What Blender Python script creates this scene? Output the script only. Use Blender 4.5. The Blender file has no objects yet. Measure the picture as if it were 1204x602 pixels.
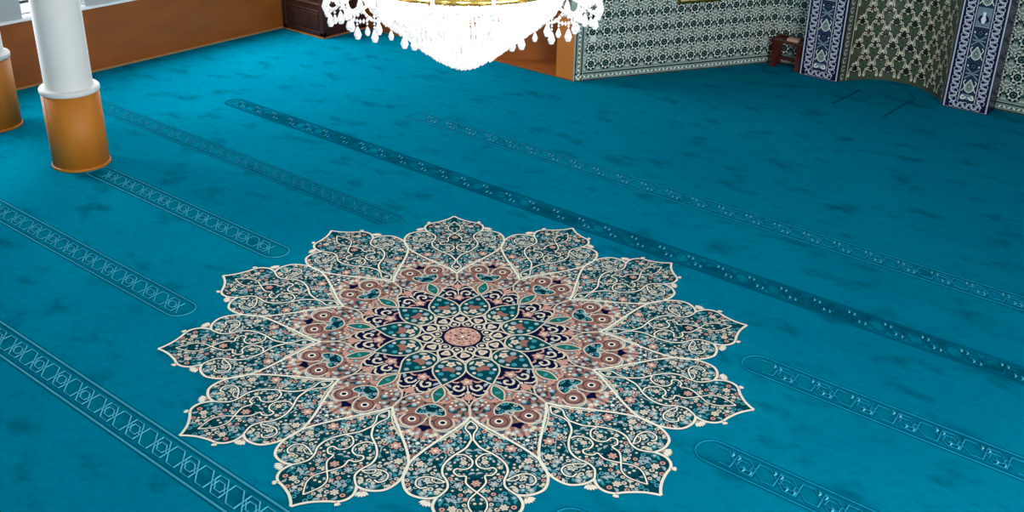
import bpy, bmesh, math, random
from mathutils import Vector, Matrix
random.seed(7)
C = bpy.context.scene.collection
PI = math.pi
R = 2.4                       # radius of the woven medallion, metres; floor axes: x along the prayer rows, y towards the niche wall

# ------------------------------------------------------------------ colours and materials
def lin(h):
    h = h.lstrip('#')
    v = [int(h[i:i + 2], 16) / 255 for i in (0, 2, 4)]
    return tuple((c / 12.92 if c <= .04045 else ((c + .055) / 1.055) ** 2.4) for c in v) + (1,)

MATS = {}
def mat(name, col, rough=.8, metal=0, col2=None, scale=6, stretch=(1, 1, 1), lo=.35, hi=.7, bump=0, bscale=60, spec=.5, sheen=0, coat=0,
        detail=4, distort=0):
    m = bpy.data.materials.new(name); m.use_nodes = True
    nt = m.node_tree; b = nt.nodes['Principled BSDF']
    b.inputs['Base Color'].default_value = lin(col)
    b.inputs['Roughness'].default_value = rough; b.inputs['Metallic'].default_value = metal
    b.inputs['Specular IOR Level'].default_value = spec
    if sheen:
        b.inputs['Sheen Weight'].default_value = sheen; b.inputs['Sheen Roughness'].default_value = .5
        b.inputs['Sheen Tint'].default_value = lin(col2 or col)
    if coat: b.inputs['Coat Weight'].default_value = coat
    if col2 or bump:
        tc = nt.nodes.new('ShaderNodeTexCoord'); mp = nt.nodes.new('ShaderNodeMapping')
        mp.inputs['Scale'].default_value = stretch
        nt.links.new(tc.outputs['Object'], mp.inputs['Vector'])
    if col2:
        n = nt.nodes.new('ShaderNodeTexNoise'); n.inputs['Scale'].default_value = scale; n.inputs['Detail'].default_value = detail
        n.inputs['Distortion'].default_value = distort
        r = nt.nodes.new('ShaderNodeValToRGB')
        r.color_ramp.elements[0].position = lo; r.color_ramp.elements[0].color = lin(col)
        r.color_ramp.elements[1].position = hi; r.color_ramp.elements[1].color = lin(col2)
        nt.links.new(mp.outputs['Vector'], n.inputs['Vector']); nt.links.new(n.outputs['Fac'], r.inputs['Fac'])
        nt.links.new(r.outputs['Color'], b.inputs['Base Color'])
    if bump:
        n2 = nt.nodes.new('ShaderNodeTexNoise'); n2.inputs['Scale'].default_value = bscale; n2.inputs['Detail'].default_value = 3
        nt.links.new(mp.outputs['Vector'], n2.inputs['Vector'])
        bm_ = nt.nodes.new('ShaderNodeBump'); bm_.inputs['Strength'].default_value = bump; bm_.inputs['Distance'].default_value = .01
        nt.links.new(n2.outputs['Fac'], bm_.inputs['Height']); nt.links.new(bm_.outputs['Normal'], b.inputs['Normal'])
    MATS[name] = m
    return m

# carpet pile: blue-teal yarn with brushed, darker patches of pile
def carpet_material(name, base, dark, light, s0=.54, s1=.74, sc=3.3):
    m = bpy.data.materials.new(name); m.use_nodes = True
    nt = m.node_tree; b = nt.nodes['Principled BSDF']; N = nt.nodes.new; L = nt.links.new
    b.inputs['Roughness'].default_value = 1; b.inputs['Specular IOR Level'].default_value = .0
    tc = N('ShaderNodeTexCoord')
    mp = N('ShaderNodeMapping'); mp.inputs['Rotation'].default_value = (0, 0, math.radians(-39)); mp.inputs['Scale'].default_value = (.62, 1, 1)
    L(tc.outputs['Object'], mp.inputs['Vector'])
    def noise(scale, detail, lo, hi, rough=.55):
        n = N('ShaderNodeTexNoise'); n.inputs['Scale'].default_value = scale; n.inputs['Detail'].default_value = detail
        n.inputs['Roughness'].default_value = rough
        L(mp.outputs['Vector'], n.inputs['Vector'])
        r = N('ShaderNodeMapRange'); r.inputs[1].default_value = lo; r.inputs[2].default_value = hi
        L(n.outputs['Fac'], r.inputs[0]); return r.outputs[0]
    def mix(a, c, f):
        x = N('ShaderNodeMix'); x.data_type = 'RGBA'
        L(f, x.inputs['Factor'])
        if isinstance(a, str): x.inputs[6].default_value = lin(a)
        else: L(a, x.inputs[6])
        x.inputs[7].default_value = lin(c)
        return x.outputs[2]
    broad = mix(base, light, noise(.9, 3, .35, .75))
    half = N('ShaderNodeMath'); half.operation = 'MULTIPLY'; half.inputs[1].default_value = .62
    L(noise(sc, 4, s0, s1), half.inputs[0])
    spots = mix(broad, dark, half.outputs[0])
    q = N('ShaderNodeMath'); q.operation = 'MULTIPLY'; q.inputs[1].default_value = .3
    L(noise(14, 5, .45, .75, .7), q.inputs[0])
    fine = mix(spots, dark, q.outputs[0])
    L(fine, b.inputs['Base Color'])
    n2 = N('ShaderNodeTexNoise'); n2.inputs['Scale'].default_value = 240; L(tc.outputs['Object'], n2.inputs['Vector'])
    bp = N('ShaderNodeBump'); bp.inputs['Strength'].default_value = .35; bp.inputs['Distance'].default_value = .006
    L(n2.outputs['Fac'], bp.inputs['Height']); L(bp.outputs['Normal'], b.inputs['Normal'])
    MATS[name] = m
    return m

carpet_material('pile', '#007894', '#00475b', '#00819c')
carpet_material('band_pile', '#007089', '#004557', '#007890')
carpet_material('dark_band_pile', '#007590', '#002b3a', '#007c96', .40, .57, 3.4)
mat('carving_light_teal', '#4aa9c0', .95, spec=.1)
mat('yarn_teal_mid', '#3a9fba', .95, spec=.1)
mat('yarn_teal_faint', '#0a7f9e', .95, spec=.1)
mat('yarn_and_shade_dark_teal', '#005a74', 1, spec=0)
mat('yarn_cream', '#efe9d6', .95, spec=.1)
mat('yarn_ivory', '#d9cdb8', .95, spec=.1)
mat('yarn_petrol', '#06454f', 1, spec=0)
mat('yarn_petrol_deep', '#04303c', 1, spec=0)
mat('yarn_aqua', '#3f93a0', 1, spec=0)
mat('yarn_grey', '#9fb2b6', 1, spec=0)
mat('yarn_salmon', '#cf9c8c', 1, spec=0)
mat('yarn_rust', '#9a6a60', 1, spec=0)
mat('yarn_rose', '#8e5a58', 1, spec=0)
mat('yarn_navy', '#0c1238', 1, spec=0)
mat('yarn_plum', '#3c3448', 1, spec=0)
mat('yarn_green', '#1d6a60', 1, spec=0)
mat('oak', '#bb6a0c', .6, col2='#c87a18', scale=2.4, stretch=(3, 3, .35), bump=.05, bscale=20)
mat('panel_wood', '#8f4a0c', .5, col2='#9d5412', scale=2.0, stretch=(.8, .8, 3), bump=.03, bscale=20)
mat('panel_wood_light', '#ab6210', .5, col2='#b66c16', scale=2.0, stretch=(2, 2, .5))
mat('alcove_wood', '#8a4512', .5, col2='#9a5118', scale=2.2)
mat('skirting_wood', '#a5814a', .5)
mat('dark_wood', '#2f1710', .4, col2='#3f1e15', scale=5, stretch=(3, 3, .6), bump=.05)
mat('red_wood', '#4a160f', .35, col2='#5d2015', scale=5)
mat('white_paint', '#e0dfda', .6)
mat('plaster', '#a9b0b2', .8, bump=.05)
mat('sill_white', '#eef0f2', .5)
mat('ceiling_paint', '#d9dcdc', .9)
mat('frame_metal', '#3a4046', .5)
mat('shutter_grey', '#7d8990', .6)
mat('tile_ground', '#80928a', .22, col2='#93a59b', scale=8)
mat('tile_cream', '#f0f0e2', .22)
mat('tile_dark', '#121d1e', .22)
mat('tile_teal', '#2f5a58', .22)
mat('tile_line', '#bcc7ba', .22)
mat('niche_ground', '#434836', .3, col2='#52573f', scale=7)
mat('niche_cream', '#e6e1c6', .3)
mat('niche_green', '#465c46', .3)
mat('niche_dark', '#14150f', .3)
mat('niche_red', '#7c4a3c', .3)
mat('navy_tile', '#151338', .25, col2='#1b1942', scale=9)
mat('lavender_tile', '#c8cad6', .25)
mat('panel_tile', '#6d8496', .25, col2='#8398a2', scale=12)
mat('panel_green', '#8a9c94', .25)
mat('panel_dark', '#2a3350', .25)
mat('gold', '#c79a3e', .25, metal=1)
mat('brass', '#d9b35a', .22, metal=1)
mat('plaque_gold', '#ead08a', .5)
mat('white_plastic', '#e8e8e4', .4)
mat('book_cover', '#d9a58e', .6)
mat('page_white', '#f1eee6', .8)

def glass_mat(name):
    m = bpy.data.materials.new(name); m.use_nodes = True
    nt = m.node_tree; b = nt.nodes['Principled BSDF']
    b.inputs['Base Color'].default_value = (.95, .97, 1, 1); b.inputs['Roughness'].default_value = .02
    tr = nt.nodes.new('ShaderNodeBsdfTransparent'); mx = nt.nodes.new('ShaderNodeMixShader'); mx.inputs[0].default_value = .12
    nt.links.new(tr.outputs[0], mx.inputs[1]); nt.links.new(b.outputs[0], mx.inputs[2])
    nt.links.new(mx.outputs[0], nt.nodes['Material Output'].inputs[0])
    MATS[name] = m
glass_mat('window_glass')
def crystal_mat(name):
    m = bpy.data.materials.new(name); m.use_nodes = True
    nt = m.node_tree; nt.nodes.remove(nt.nodes['Principled BSDF'])
    tl = nt.nodes.new('ShaderNodeBsdfTranslucent'); tl.inputs[0].default_value = (.97, .97, .97, 1)
    df = nt.nodes.new('ShaderNodeBsdfDiffuse'); df.inputs[0].default_value = (.97, .97, .97, 1)
    gl = nt.nodes.new('ShaderNodeBsdfGlossy'); gl.inputs['Roughness'].default_value = .08
    m1 = nt.nodes.new('ShaderNodeMixShader'); m1.inputs[0].default_value = .45
    m2 = nt.nodes.new('ShaderNodeMixShader'); m2.inputs[0].default_value = .15
    nt.links.new(tl.outputs[0], m1.inputs[1]); nt.links.new(df.outputs[0], m1.inputs[2])
    nt.links.new(m1.outputs[0], m2.inputs[1]); nt.links.new(gl.outputs[0], m2.inputs[2])
    nt.links.new(m2.outputs[0], nt.nodes['Material Output'].inputs[0])
    MATS[name] = m
crystal_mat('crystal')
def lamp_mat(name, strength, col=(1, .97, .9, 1)):
    m = bpy.data.materials.new(name); m.use_nodes = True
    nt = m.node_tree; b = nt.nodes['Principled BSDF']
    b.inputs['Emission Color'].default_value = col; b.inputs['Emission Strength'].default_value = strength
    MATS[name] = m
lamp_mat('lit_bulb', 60)

# ------------------------------------------------------------------ mesh builder
class MB:
    def __init__(s, mats):
        s.mats = list(mats); s.v = []; s.f = []; s.mi = []; s.smooth = []
    def mid(s, m):
        if m not in s.mats: s.mats.append(m)
        return s.mats.index(m)
    def face(s, pts, m, sm=False):
        i = len(s.v); s.v += [tuple(p) for p in pts]; s.f.append(list(range(i, i + len(pts)))); s.mi.append(s.mid(m)); s.smooth.append(sm)
    def box(s, x0, x1, y0, y1, z0, z1, m, M=None):
        c = [Vector((x, y, z)) for z in (z0, z1) for y in (y0, y1) for x in (x0, x1)]
        if M: c = [M @ p for p in c]
        i = len(s.v); s.v += [tuple(p) for p in c]
        for q in ((0, 2, 3, 1), (4, 5, 7, 6), (0, 1, 5, 4), (2, 6, 7, 3), (0, 4, 6, 2), (1, 3, 7, 5)):
            s.f.append([i + k for k in q]); s.mi.append(s.mid(m)); s.smooth.append(False)
    def lathe(s, prof, m, c=(0, 0, 0), n=32, closed=False, sm=True):
        i0 = len(s.v); k = len(prof)
        for a in range(n):
            t = 2 * PI * a / n
            for r, z in prof: s.v.append((c[0] + r * math.cos(t), c[1] + r * math.sin(t), c[2] + z))
        for a in range(n):
            b = (a + 1) % n
            for j in range(k if closed else k - 1):
                j2 = (j + 1) % k
                s.f.append([i0 + a * k + j, i0 + b * k + j, i0 + b * k + j2, i0 + a * k + j2]); s.mi.append(s.mid(m)); s.smooth.append(sm)
    def tube(s, pts, r, m, n=8, closed=False):
        pts = [Vector(p) for p in pts]; i0 = len(s.v); k = len(pts)
        for i, p in enumerate(pts):
            a = pts[(i - 1) % k] if (i > 0 or closed) else p
            b = pts[(i + 1) % k] if (i < k - 1 or closed) else p
            t = (b - a).normalized(); up = Vector((0, 0, 1)) if abs(t.z) < .95 else Vector((1, 0, 0))
            x = t.cross(up).normalized(); y = t.cross(x).normalized()
            rr = r[i] if isinstance(r, (list, tuple)) else r
            for j in range(n):
                w = 2 * PI * j / n; s.v.append(tuple(p + (x * math.cos(w) + y * math.sin(w)) * rr))
        for i in range(k if closed else k - 1):
            i2 = (i + 1) % k
            for j in range(n):
                j2 = (j + 1) % n
                s.f.append([i0 + i * n + j, i0 + i * n + j2, i0 + i2 * n + j2, i0 + i2 * n + j]); s.mi.append(s.mid(m)); s.smooth.append(True)
        if not closed:
            s.f.append([i0 + j for j in range(n)]); s.mi.append(s.mid(m)); s.smooth.append(False)
            s.f.append([i0 + (k - 1) * n + j for j in range(n)]); s.mi.append(s.mid(m)); s.smooth.append(False)
    def prism(s, poly, z0, z1, m):
        s.face([(x, y, z1) for x, y in poly], m); s.face([(x, y, z0) for x, y in reversed(poly)], m)
        for i in range(len(poly)):
            a, b = poly[i], poly[(i + 1) % len(poly)]
            s.face([(a[0], a[1], z0), (b[0], b[1], z0), (b[0], b[1], z1), (a[0], a[1], z1)], m)
    def build(s, name, parent=None, bevel=0, loc=None):
        me = bpy.data.meshes.new(name); me.from_pydata(s.v, [], s.f)
        for m in s.mats: me.materials.append(MATS[m])
        me.polygons.foreach_set('material_index', s.mi); me.polygons.foreach_set('use_smooth', s.smooth)
        me.update()
        o = bpy.data.objects.new(name, me); C.objects.link(o)
        if parent: o.parent = parent
        if loc: o.location = loc
        if bevel:
            bm = bmesh.new(); bm.from_mesh(me); bmesh.ops.remove_doubles(bm, verts=bm.verts, dist=1e-5); bm.to_mesh(me); bm.free()
            b = o.modifiers.new('bevel', 'BEVEL'); b.width = bevel; b.segments = 2; b.limit_method = 'ANGLE'
        return o

def tag(o, label=None, cat=None, group=None, kind=None):
    if label: o['label'] = label
    if cat: o['category'] = cat
    if group: o['group'] = group
    if kind: o['kind'] = kind
    return o
def empty(name, loc, label, cat, group=None):
    o = bpy.data.objects.new(name, None); C.objects.link(o); o.location = loc; o.empty_display_size = .2
    return tag(o, label, cat, group)

# ------------------------------------------------------------------ flat drawing on a surface
def smooth(pts, n=6, closed=False):
    out = []; k = len(pts)
    rng = range(k if closed else k - 1)
    for i in rng:
        p1, p2 = pts[i], pts[(i + 1) % k]
        p0 = pts[(i - 1) % k] if (i > 0 or closed) else (2 * p1[0] - p2[0], 2 * p1[1] - p2[1])
        p3 = pts[(i + 2) % k] if (i + 2 < k or closed) else (2 * p2[0] - p1[0], 2 * p2[1] - p1[1])
        for j in range(n):
            t = j / n; t2 = t * t; t3 = t2 * t
            out.append(tuple(.5 * (2 * p1[d] + (p2[d] - p0[d]) * t + (2 * p0[d] - 5 * p1[d] + 4 * p2[d] - p3[d]) * t2 + (3 * p1[d] - p0[d] - 3 * p2[d] + p3[d]) * t3) for d in (0, 1)))
    if not closed: out.append(tuple(pts[-1]))
    return out
def inside(p, poly):
    c = False; j = len(poly) - 1
    for i in range(len(poly)):
        a, b = poly[i], poly[j]
        if (a[1] > p[1]) != (b[1] > p[1]) and p[0] < (b[0] - a[0]) * (p[1] - a[1]) / (b[1] - a[1]) + a[0]: c = not c
        j = i
    return c
def dist_poly(p, poly):
    d = 9
    for i in range(len(poly)):
        a, b = poly[i], poly[(i + 1) % len(poly)]
        ax, ay = b[0] - a[0], b[1] - a[1]; L = ax * ax + ay * ay or 1e-9
        t = max(0, min(1, ((p[0] - a[0]) * ax + (p[1] - a[1]) * ay) / L))
        d = min(d, math.hypot(p[0] - a[0] - t * ax, p[1] - a[1] - t * ay))
    return d

class Draw:
    """Draws flat shapes through a mapping (x, y, level) -> point on the real surface."""
    def __init__(s, fmap, mats=()):
        s.m = MB(mats); s.n = 0
        s.fm = lambda x, y, lv: fmap(x, y, lv + s.n * .0045)      # every stroke lies a hair above the one before it
    def step(s): s.n = (s.n + 1) % 61
    def poly(s, pts, mt, lv=1):
        s.step()
        s.m.face([s.fm(x, y, lv) for x, y in pts], mt)
    def disc(s, c, r, mt, lv=1, n=10, sx=1, rot=0):
        cr, sr = math.cos(rot), math.sin(rot); q = []
        for i in range(n):
            a = 2 * PI * i / n; x, y = r * sx * math.cos(a), r * math.sin(a)
            q.append((c[0] + x * cr - y * sr, c[1] + x * sr + y * cr))
        s.poly(q, mt, lv)
    def line(s, pts, w, mt, lv=2, closed=False, taper=False, ridge=0):
        s.step(); k = len(pts); Ls = []; Rs = []
        for i, p in enumerate(pts):
            a = pts[(i - 1) % k] if (i > 0 or closed) else p
            b = pts[(i + 1) % k] if (i < k - 1 or closed) else p
            tx, ty = b[0] - a[0], b[1] - a[1]; L = math.hypot(tx, ty) or 1e-9
            # mitre
            f = 1
            if a is not p and b is not p:
                u = (p[0] - a[0], p[1] - a[1]); v = (b[0] - p[0], b[1] - p[1])
                lu, lv_ = math.hypot(*u) or 1e-9, math.hypot(*v) or 1e-9
                cs = (u[0] * v[0] + u[1] * v[1]) / lu / lv_
                f = min(1.8, 1 / max(.3, math.sqrt(max(0, (1 + cs) / 2))))
            ww = w / 2 * f
            if taper: ww *= .35 + .65 * math.sin(PI * min(1, .12 + .88 * i / (k - 1)))
            nx, ny = -ty / L * ww, tx / L * ww
            Ls.append((p[0] + nx, p[1] + ny)); Rs.append((p[0] - nx, p[1] - ny))
        for i in range(k if closed else k - 1):
            j = (i + 1) % k
            if ridge:
                s.m.face([s.fm(*Ls[i], lv), s.fm(*Ls[j], lv), s.fm(*pts[j], lv + ridge), s.fm(*pts[i], lv + ridge)], mt)
                s.m.face([s.fm(*pts[i], lv + ridge), s.fm(*pts[j], lv + ridge), s.fm(*Rs[j], lv), s.fm(*Rs[i], lv)], mt)
            else:
                s.m.face([s.fm(*q, lv) for q in (Ls[i], Ls[j], Rs[j], Rs[i])], mt)
    def flower(s, c, r, petals, m1, m2, lv=1, n=6, rot=0, edge=None):
        q = []
        for i in range(n * 4):
            a = rot + 2 * PI * i / (n * 4); rr = r * (1 if i % 4 in (1, 2) else .72)
            q.append((c[0] + rr * math.cos(a), c[1] + rr * math.sin(a)))
        if edge:
            s.poly([(c[0] + (x - c[0]) * 1.28, c[1] + (y - c[1]) * 1.28) for x, y in q], edge, lv)
        s.poly(q, m1, lv + .4)
        s.disc(c, r * .36, m2, lv + .8, 8)
    def leaf(s, c, L, w, rot, mt, lv=1, bend=.3):
        q = []
        for i in range(6):
            t = i / 5; q.append((L * (t - .5), w * math.sin(PI * t) * .5 + bend * L * (t - .5) ** 2 * 4 * .25))
        for i in range(4, 0, -1):
            t = i / 5; q.append((L * (t - .5), -w * math.sin(PI * t) * .5 + bend * L * (t - .5) ** 2 * 4 * .25))
        cr, sr = math.cos(rot), math.sin(rot)
        s.poly([(c[0] + x * cr - y * sr, c[1] + x * sr + y * cr) for x, y in q], mt, lv)
    def build(s, name, parent=None): return s.m.build(name, parent)

# ================================================================== THE SETTING
WL = -3.66 * R                          # left wall
BW = 2.63 * R                           # wooden back wall
QW = 3.83 * R                           # niche wall
RW = 3.66 * R                           # right wall
YB = -4.0 * R
CEIL = 7.2
T0 = (-1.467 * R, 2.616 * R); T1 = (-.785 * R, 3.83 * R)      # tiled oblique wall
WH = .375 * R                           # height of the wood panelling

mb = MB(['plaster']); mb.box(WL - .6, RW + .6, YB, QW + 1.2, -.16, -.014, 'plaster'); tag(mb.build('floor'), kind='structure')
mb = MB(['ceiling_paint']); mb.box(WL - .3, RW + .3, YB, QW + 1.2, CEIL, CEIL + .2, 'ceiling_paint'); tag(mb.build('ceiling'), kind='structure')

# left wall: panelling below, plaster with window openings above
wins = [(.462, .84, .385), (1.18, 2.3, .47), (-.62, .02, .385)]      # y0, y1, sill height, in units of R; the last is unseen, added for light
WTOP = 1.75
mb = MB(['plaster'])
ys = sorted([w[0] for w in wins] + [w[1] for w in wins])
edges = [YB / R] + ys + [QW / R]
for i in range(0, len(edges), 2): mb.box(WL - .28, WL, edges[i] * R, edges[i + 1] * R, 0, CEIL, 'plaster')
for y0, y1, z0 in wins:
    mb.box(WL - .28, WL, y0 * R, y1 * R, 0, z0 * R, 'plaster'); mb.box(WL - .28, WL, y0 * R, y1 * R, WTOP * R, CEIL, 'plaster')
wall_left = tag(mb.build('wall_left'), kind='structure')
mb = MB(['panel_wood']); mb.box(WL + .001, WL + .03, YB, 2.7 * R, .004, WH - .02, 'panel_wood')
wl = mb.build('wood_panelling', wall_left)
mb = MB(['sill_white']); mb.box(WL + .001, WL + .05, YB, 2.7 * R, WH - .02, WH + .012, 'sill_white'); mb.build('ledge', wall_left, .004)
mb = MB(['skirting_wood']); mb.box(WL + .03, WL + .05, YB, 2.235 * R, .001, .026, 'skirting_wood')
tag(mb.build('baseboard_left', None, .004), kind='structure')
for i, (y0, y1, z0) in enumerate(wins):
    fr = MB(['frame_metal']); a, b = y0 * R, y1 * R; z0 *= R; z1 = WTOP * R; x0, x1 = WL - .2, WL - .14
    fr.box(x0, x1, a, a + .02, z0, z1, 'frame_metal'); fr.box(x0, x1, b - .05, b, z0, z1, 'frame_metal')
    fr.box(x0, x1, a, b, z0, z0 + .012, 'frame_metal'); fr.box(x0, x1, a, b, z1 - .05, z1, 'frame_metal')
    zb = z0 + .145
    fr.box(x0, x1, a, b, zb, zb + .035, 'frame_metal')
    fr.box(x0, x1, a, b, z0 + 1.5, z0 + 1.54, 'frame_metal')
    w = tag(fr.build('window_%d' % (i + 1)), kind='structure')  # window_3 is the added, unseen one
    g = MB(['window_glass']); g.box(x0 + .025, x0 + .032, a + .05, b - .05, z0 + .012, z1 - .05, 'window_glass'); g.build('pane', w)
    s_ = MB(['sill_white']); s_.box(WL - .14, WL + .02, a, b, z0 - .02, z0 + .004, 'sill_white'); s_.build('window_sill', w)

# wooden back wall with an alcove and a light end post
A0, A1 = -2.14 * R, -1.61 * R; AP = (-1.76 * R, 2.86 * R)
mb = MB(['plaster', 'panel_wood'])
mb.box(WL - .28, A0, BW, BW + .25, 0, WH - .02, 'panel_wood')
mb.box(WL - .28, T0[0] - .02, BW + .02, BW + .25, WH + 1.6, CEIL, 'plaster')
mb.box(WL - .28, A0, BW + .02, BW + .25, WH, WH + 1.6, 'plaster')
mb.box(A0 - .1, T0[0] + .35, BW + .9, BW + 1.1, 0, CEIL, 'plaster')
wall_back = tag(mb.build('wall_back'), kind='structure')
mb = MB(['sill_white']); mb.box(WL + .05, A0, BW - .03, BW + .24, WH - .02, WH + .012, 'sill_white'); mb.build('ledge', wall_back, .004)
mb = MB(['panel_wood']); mb.prism([(A0, BW), AP, (AP[0], AP[1] + .2), (A0 - .1, BW + .2)], .0, WH, 'panel_wood'); mb.build('alcove_back', wall_back)
mb = MB(['alcove_wood']); mb.prism([(A0, BW - .01), (A1, BW - .01), (A1, BW + .06), AP], .0, .022, 'alcove_wood'); mb.build('alcove_floor', wall_back)
mb = MB(['panel_wood_light']); mb.prism([(A1, BW - .012), (T0[0] - .004, BW - .012), (T0[0] - .004, BW + .2), (A1 + .1, BW + .3), (A1, BW + .22)], .0, WH, 'panel_wood_light')
mb.build('end_post', wall_back, .006)
mb = MB(['sill_white', 'plaster'])
mb.prism([(A0, BW + .2), AP, (A1, BW + .24), (T0[0] - .02, BW + .24), (T0[0] - .02, BW + .5), (A0, BW + 1.0)], WH - .04, WH - .001, 'plaster')
mb.build('ledge', wall_back)

# ================================================================== TILED WALLS (glazed pattern in the mesh)
def wall_map(o, d, n, step=.0012):
    d = Vector((d[0], d[1], 0)).normalized(); n = Vector((n[0], n[1], 0)).normalized(); o = Vector((o[0], o[1], 0))
    return lambda x, z, lv: o + d * x + Vector((0, 0, z)) + n * (lv * step)
def tile_unit(D, x, z, s, x0=-1e9, x1=1e9, z1=1e9):
    if x - s * .5 < x0 - 1e-6 or x + s * .5 > x1 + 1e-6 or z + s * .5 > z1: return
    # vine loops between the rosettes
    for sx in (-1, 1):
        D.line(smooth([(x + sx * .30 * s, z - .12 * s), (x + sx * .46 * s, z + .1 * s), (x + sx * .36 * s, z + .36 * s), (x + sx * .12 * s, z + .44 * s)], 4), .05 * s, 'tile_line', 1)
        for (ax, az, ro) in ((.22, .40, .5), (.40, .30, 1.9), (.10, .60, -.4), (.33, .52, 2.4), (.44, -.3, .9), (.14, .36, 1.2), (.47, .45, .3), (.25, .62, 1.6), (.40, .12, 2.6)):
            D.leaf((x + sx * ax * s, z + az * s), .15 * s, .085 * s, ro * sx, 'tile_cream', 2, .6)
        D.leaf((x + sx * .30 * s, z + .44 * s), .12 * s, .07 * s, .2 * sx, 'tile_dark', 2.2)
        D.leaf((x + sx * .16 * s, z + .48 * s), .10 * s, .06 * s, -.9 * sx, 'tile_dark', 2.2)
    D.disc((x, z + .5 * s), .055 * s, 'tile_dark', 2.4, 8)
    D.disc((x + .5 * s, z + .02 * s), .115 * s, 'tile_dark', 1.6, 8); D.disc((x + .5 * s, z + .02 * s), .075 * s, 'tile_teal', 1.9, 8)
    # rosette
    D.disc((x, z), .41 * s, 'tile_dark', 1.9, 16)
    D.flower((x, z), .36 * s, 6, 'tile_cream', 'tile_dark', 2.3, 8, PI / 6)
    D.disc((x, z), .225 * s, 'tile_dark', 3.1, 12)
    for k in range(6):
        a = k * PI / 3 + .3; D.disc((x + .27 * s * math.cos(a), z + .27 * s * math.sin(a)), .032 * s, 'tile_ground', 3.5, 6)
    D.flower((x, z), .16 * s, 5, 'tile_teal', 'tile_dark', 3.5, 5, .4)
    for k in range(3):
        a = k * 2.1 + x * 7; D.disc((x + .1 * s * math.cos(a), z + .1 * s * math.sin(a)), .03 * s, 'tile_line', 4.8, 5)
def tile_wall(D, x0, x1, z1, s, left_border=True, right_border=False):
    b = .055 * R
    D.poly([(x0, 0), (x1, 0), (x1, z1), (x0, z1)], 'tile_ground', 0)
    bx0 = x0 + (b if left_border else 0)
    # borders: dark guard lines and a run of small leaves
    def border(p, q):
        L = math.hypot(q[0] - p[0], q[1] - p[1]); ux, uy = (q[0] - p[0]) / L, (q[1] - p[1]) / L
        nx, ny = -uy, ux
        for off, w, m in ((.004 * R, .006 * R, 'tile_dark'), (.045 * R, .007 * R, 'tile_dark'), (.051 * R, .004 * R, 'tile_line')):
            D.line([(p[0] + nx * off, p[1] + ny * off), (q[0] + nx * off, q[1] + ny * off)], w, m, 1)
        n = int(L / (.026 * R))
        for i in range(n):
            t = (i + .5) * L / n; c = (p[0] + ux * t + nx * .024 * R, p[1] + uy * t + ny * .024 * R)
            an = math.atan2(uy, ux)
            D.leaf(c, .026 * R, .012 * R, an + (.7 if i % 2 else -.7), 'tile_cream', 1.5, .5)
            D.disc((c[0] + ux * .012 * R, c[1] + uy * .012 * R), .005 * R, 'tile_teal', 2, 6)
    border((x0, 0), (x1, 0))
    if left_border: border((x0, z1), (x0, 0))
    nx_ = round((x1 - bx0) / s); nz = int((z1 - b) / s); s = (x1 - bx0) / nx_
    for i in range(nx_):
        for j in range(nz): tile_unit(D, bx0 + (i + .5) * s, b + (j + .45) * s, s)
TZ = 1.15 * R
td = (T1[0] - T0[0], T1[1] - T0[1]); tl = math.hypot(*td); tn = (td[1], -td[0])
D = Draw(wall_map(T0, td, tn), ['tile_ground']); tile_wall(D, 0, tl, TZ, .0985 * R)
tw = D.m
fm = wall_map(T0, td, tn)
for (p, q) in (((0, 0), (tl, TZ)),):       # body behind the glaze
    def W(x, z, dpt): return fm(x, z, -dpt / .0012)
    def slab(x0, x1, z0, z1, d0, d1, m):
        c = [W(x, z, d) for d in (d0, d1) for z in (z0, z1) for x in (x0, x1)]
        for f in ((0, 1, 3, 2), (4, 6, 7, 5), (0, 4, 5, 1), (2, 3, 7, 6), (0, 2, 6, 4), (1, 5, 7, 3)): tw.face([c[k] for k in f], m)
    slab(0, tl, 0, TZ, .002, .2, 'tile_ground'); slab(0, tl, TZ, CEIL, 0, .2, 'plaster')
wall_diag = tag(tw.build('wall_corner'), kind='structure')

D = Draw(wall_map((T1[0], QW), (1, 0), (0, -1)), ['tile_ground'])
def qwall(xa, xb):
    o = xa - T1[0]
    D2 = Draw(wall_map((xa, QW), (1, 0), (0, -1)), []); D2.m = D.m
    tile_wall(D2, 0, xb - xa, TZ, .0985 * R, False)
qwall(T1[0], -.5 * R); qwall(.5 * R, 2.2 * R)
NX0, NX1 = -.30 * R, .30 * R
for xa, xb in ((T1[0] - .1, NX0), (NX1, RW)):
    D.m.box(xa, xb, QW + .002, QW + .2, 0, CEIL, 'plaster')
D.m.box(NX0, NX1, QW + .002, QW + .2, 1.35 * R, CEIL, 'plaster')
wall_front = tag(D.m.build('wall_front'), kind='structure')
ADDED_RWIN = (-2.4, .25, .3)                  # added opening in the unseen right wall, brightens the floor (y0, y1, sill)
mb = MB(['plaster'])
mb.box(RW, RW + .25, YB, ADDED_RWIN[0] * R, 0, CEIL, 'plaster'); mb.box(RW, RW + .25, ADDED_RWIN[1] * R, QW + .2, 0, CEIL, 'plaster')
mb.box(RW, RW + .25, ADDED_RWIN[0] * R, ADDED_RWIN[1] * R, 0, ADDED_RWIN[2] * R, 'plaster'); mb.box(RW, RW + .25, ADDED_RWIN[0] * R, ADDED_RWIN[1] * R, 1.0 * R, CEIL, 'plaster')
tag(mb.build('wall_right'), kind='structure')
fr = MB(['frame_metal']); a, b, z0, z1 = ADDED_RWIN[0] * R, ADDED_RWIN[1] * R, ADDED_RWIN[2] * R, 1.0 * R
for y in [a + (b - .05 - a) * i / 4 for i in range(5)]: fr.box(RW + .12, RW + .18, y, y + .05, z0, z1, 'frame_metal')
fr.box(RW + .12, RW + .18, a, b, z0, z0 + .05, 'frame_metal'); fr.box(RW + .12, RW + .18, a, b, z1 - .05, z1, 'frame_metal')
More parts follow.
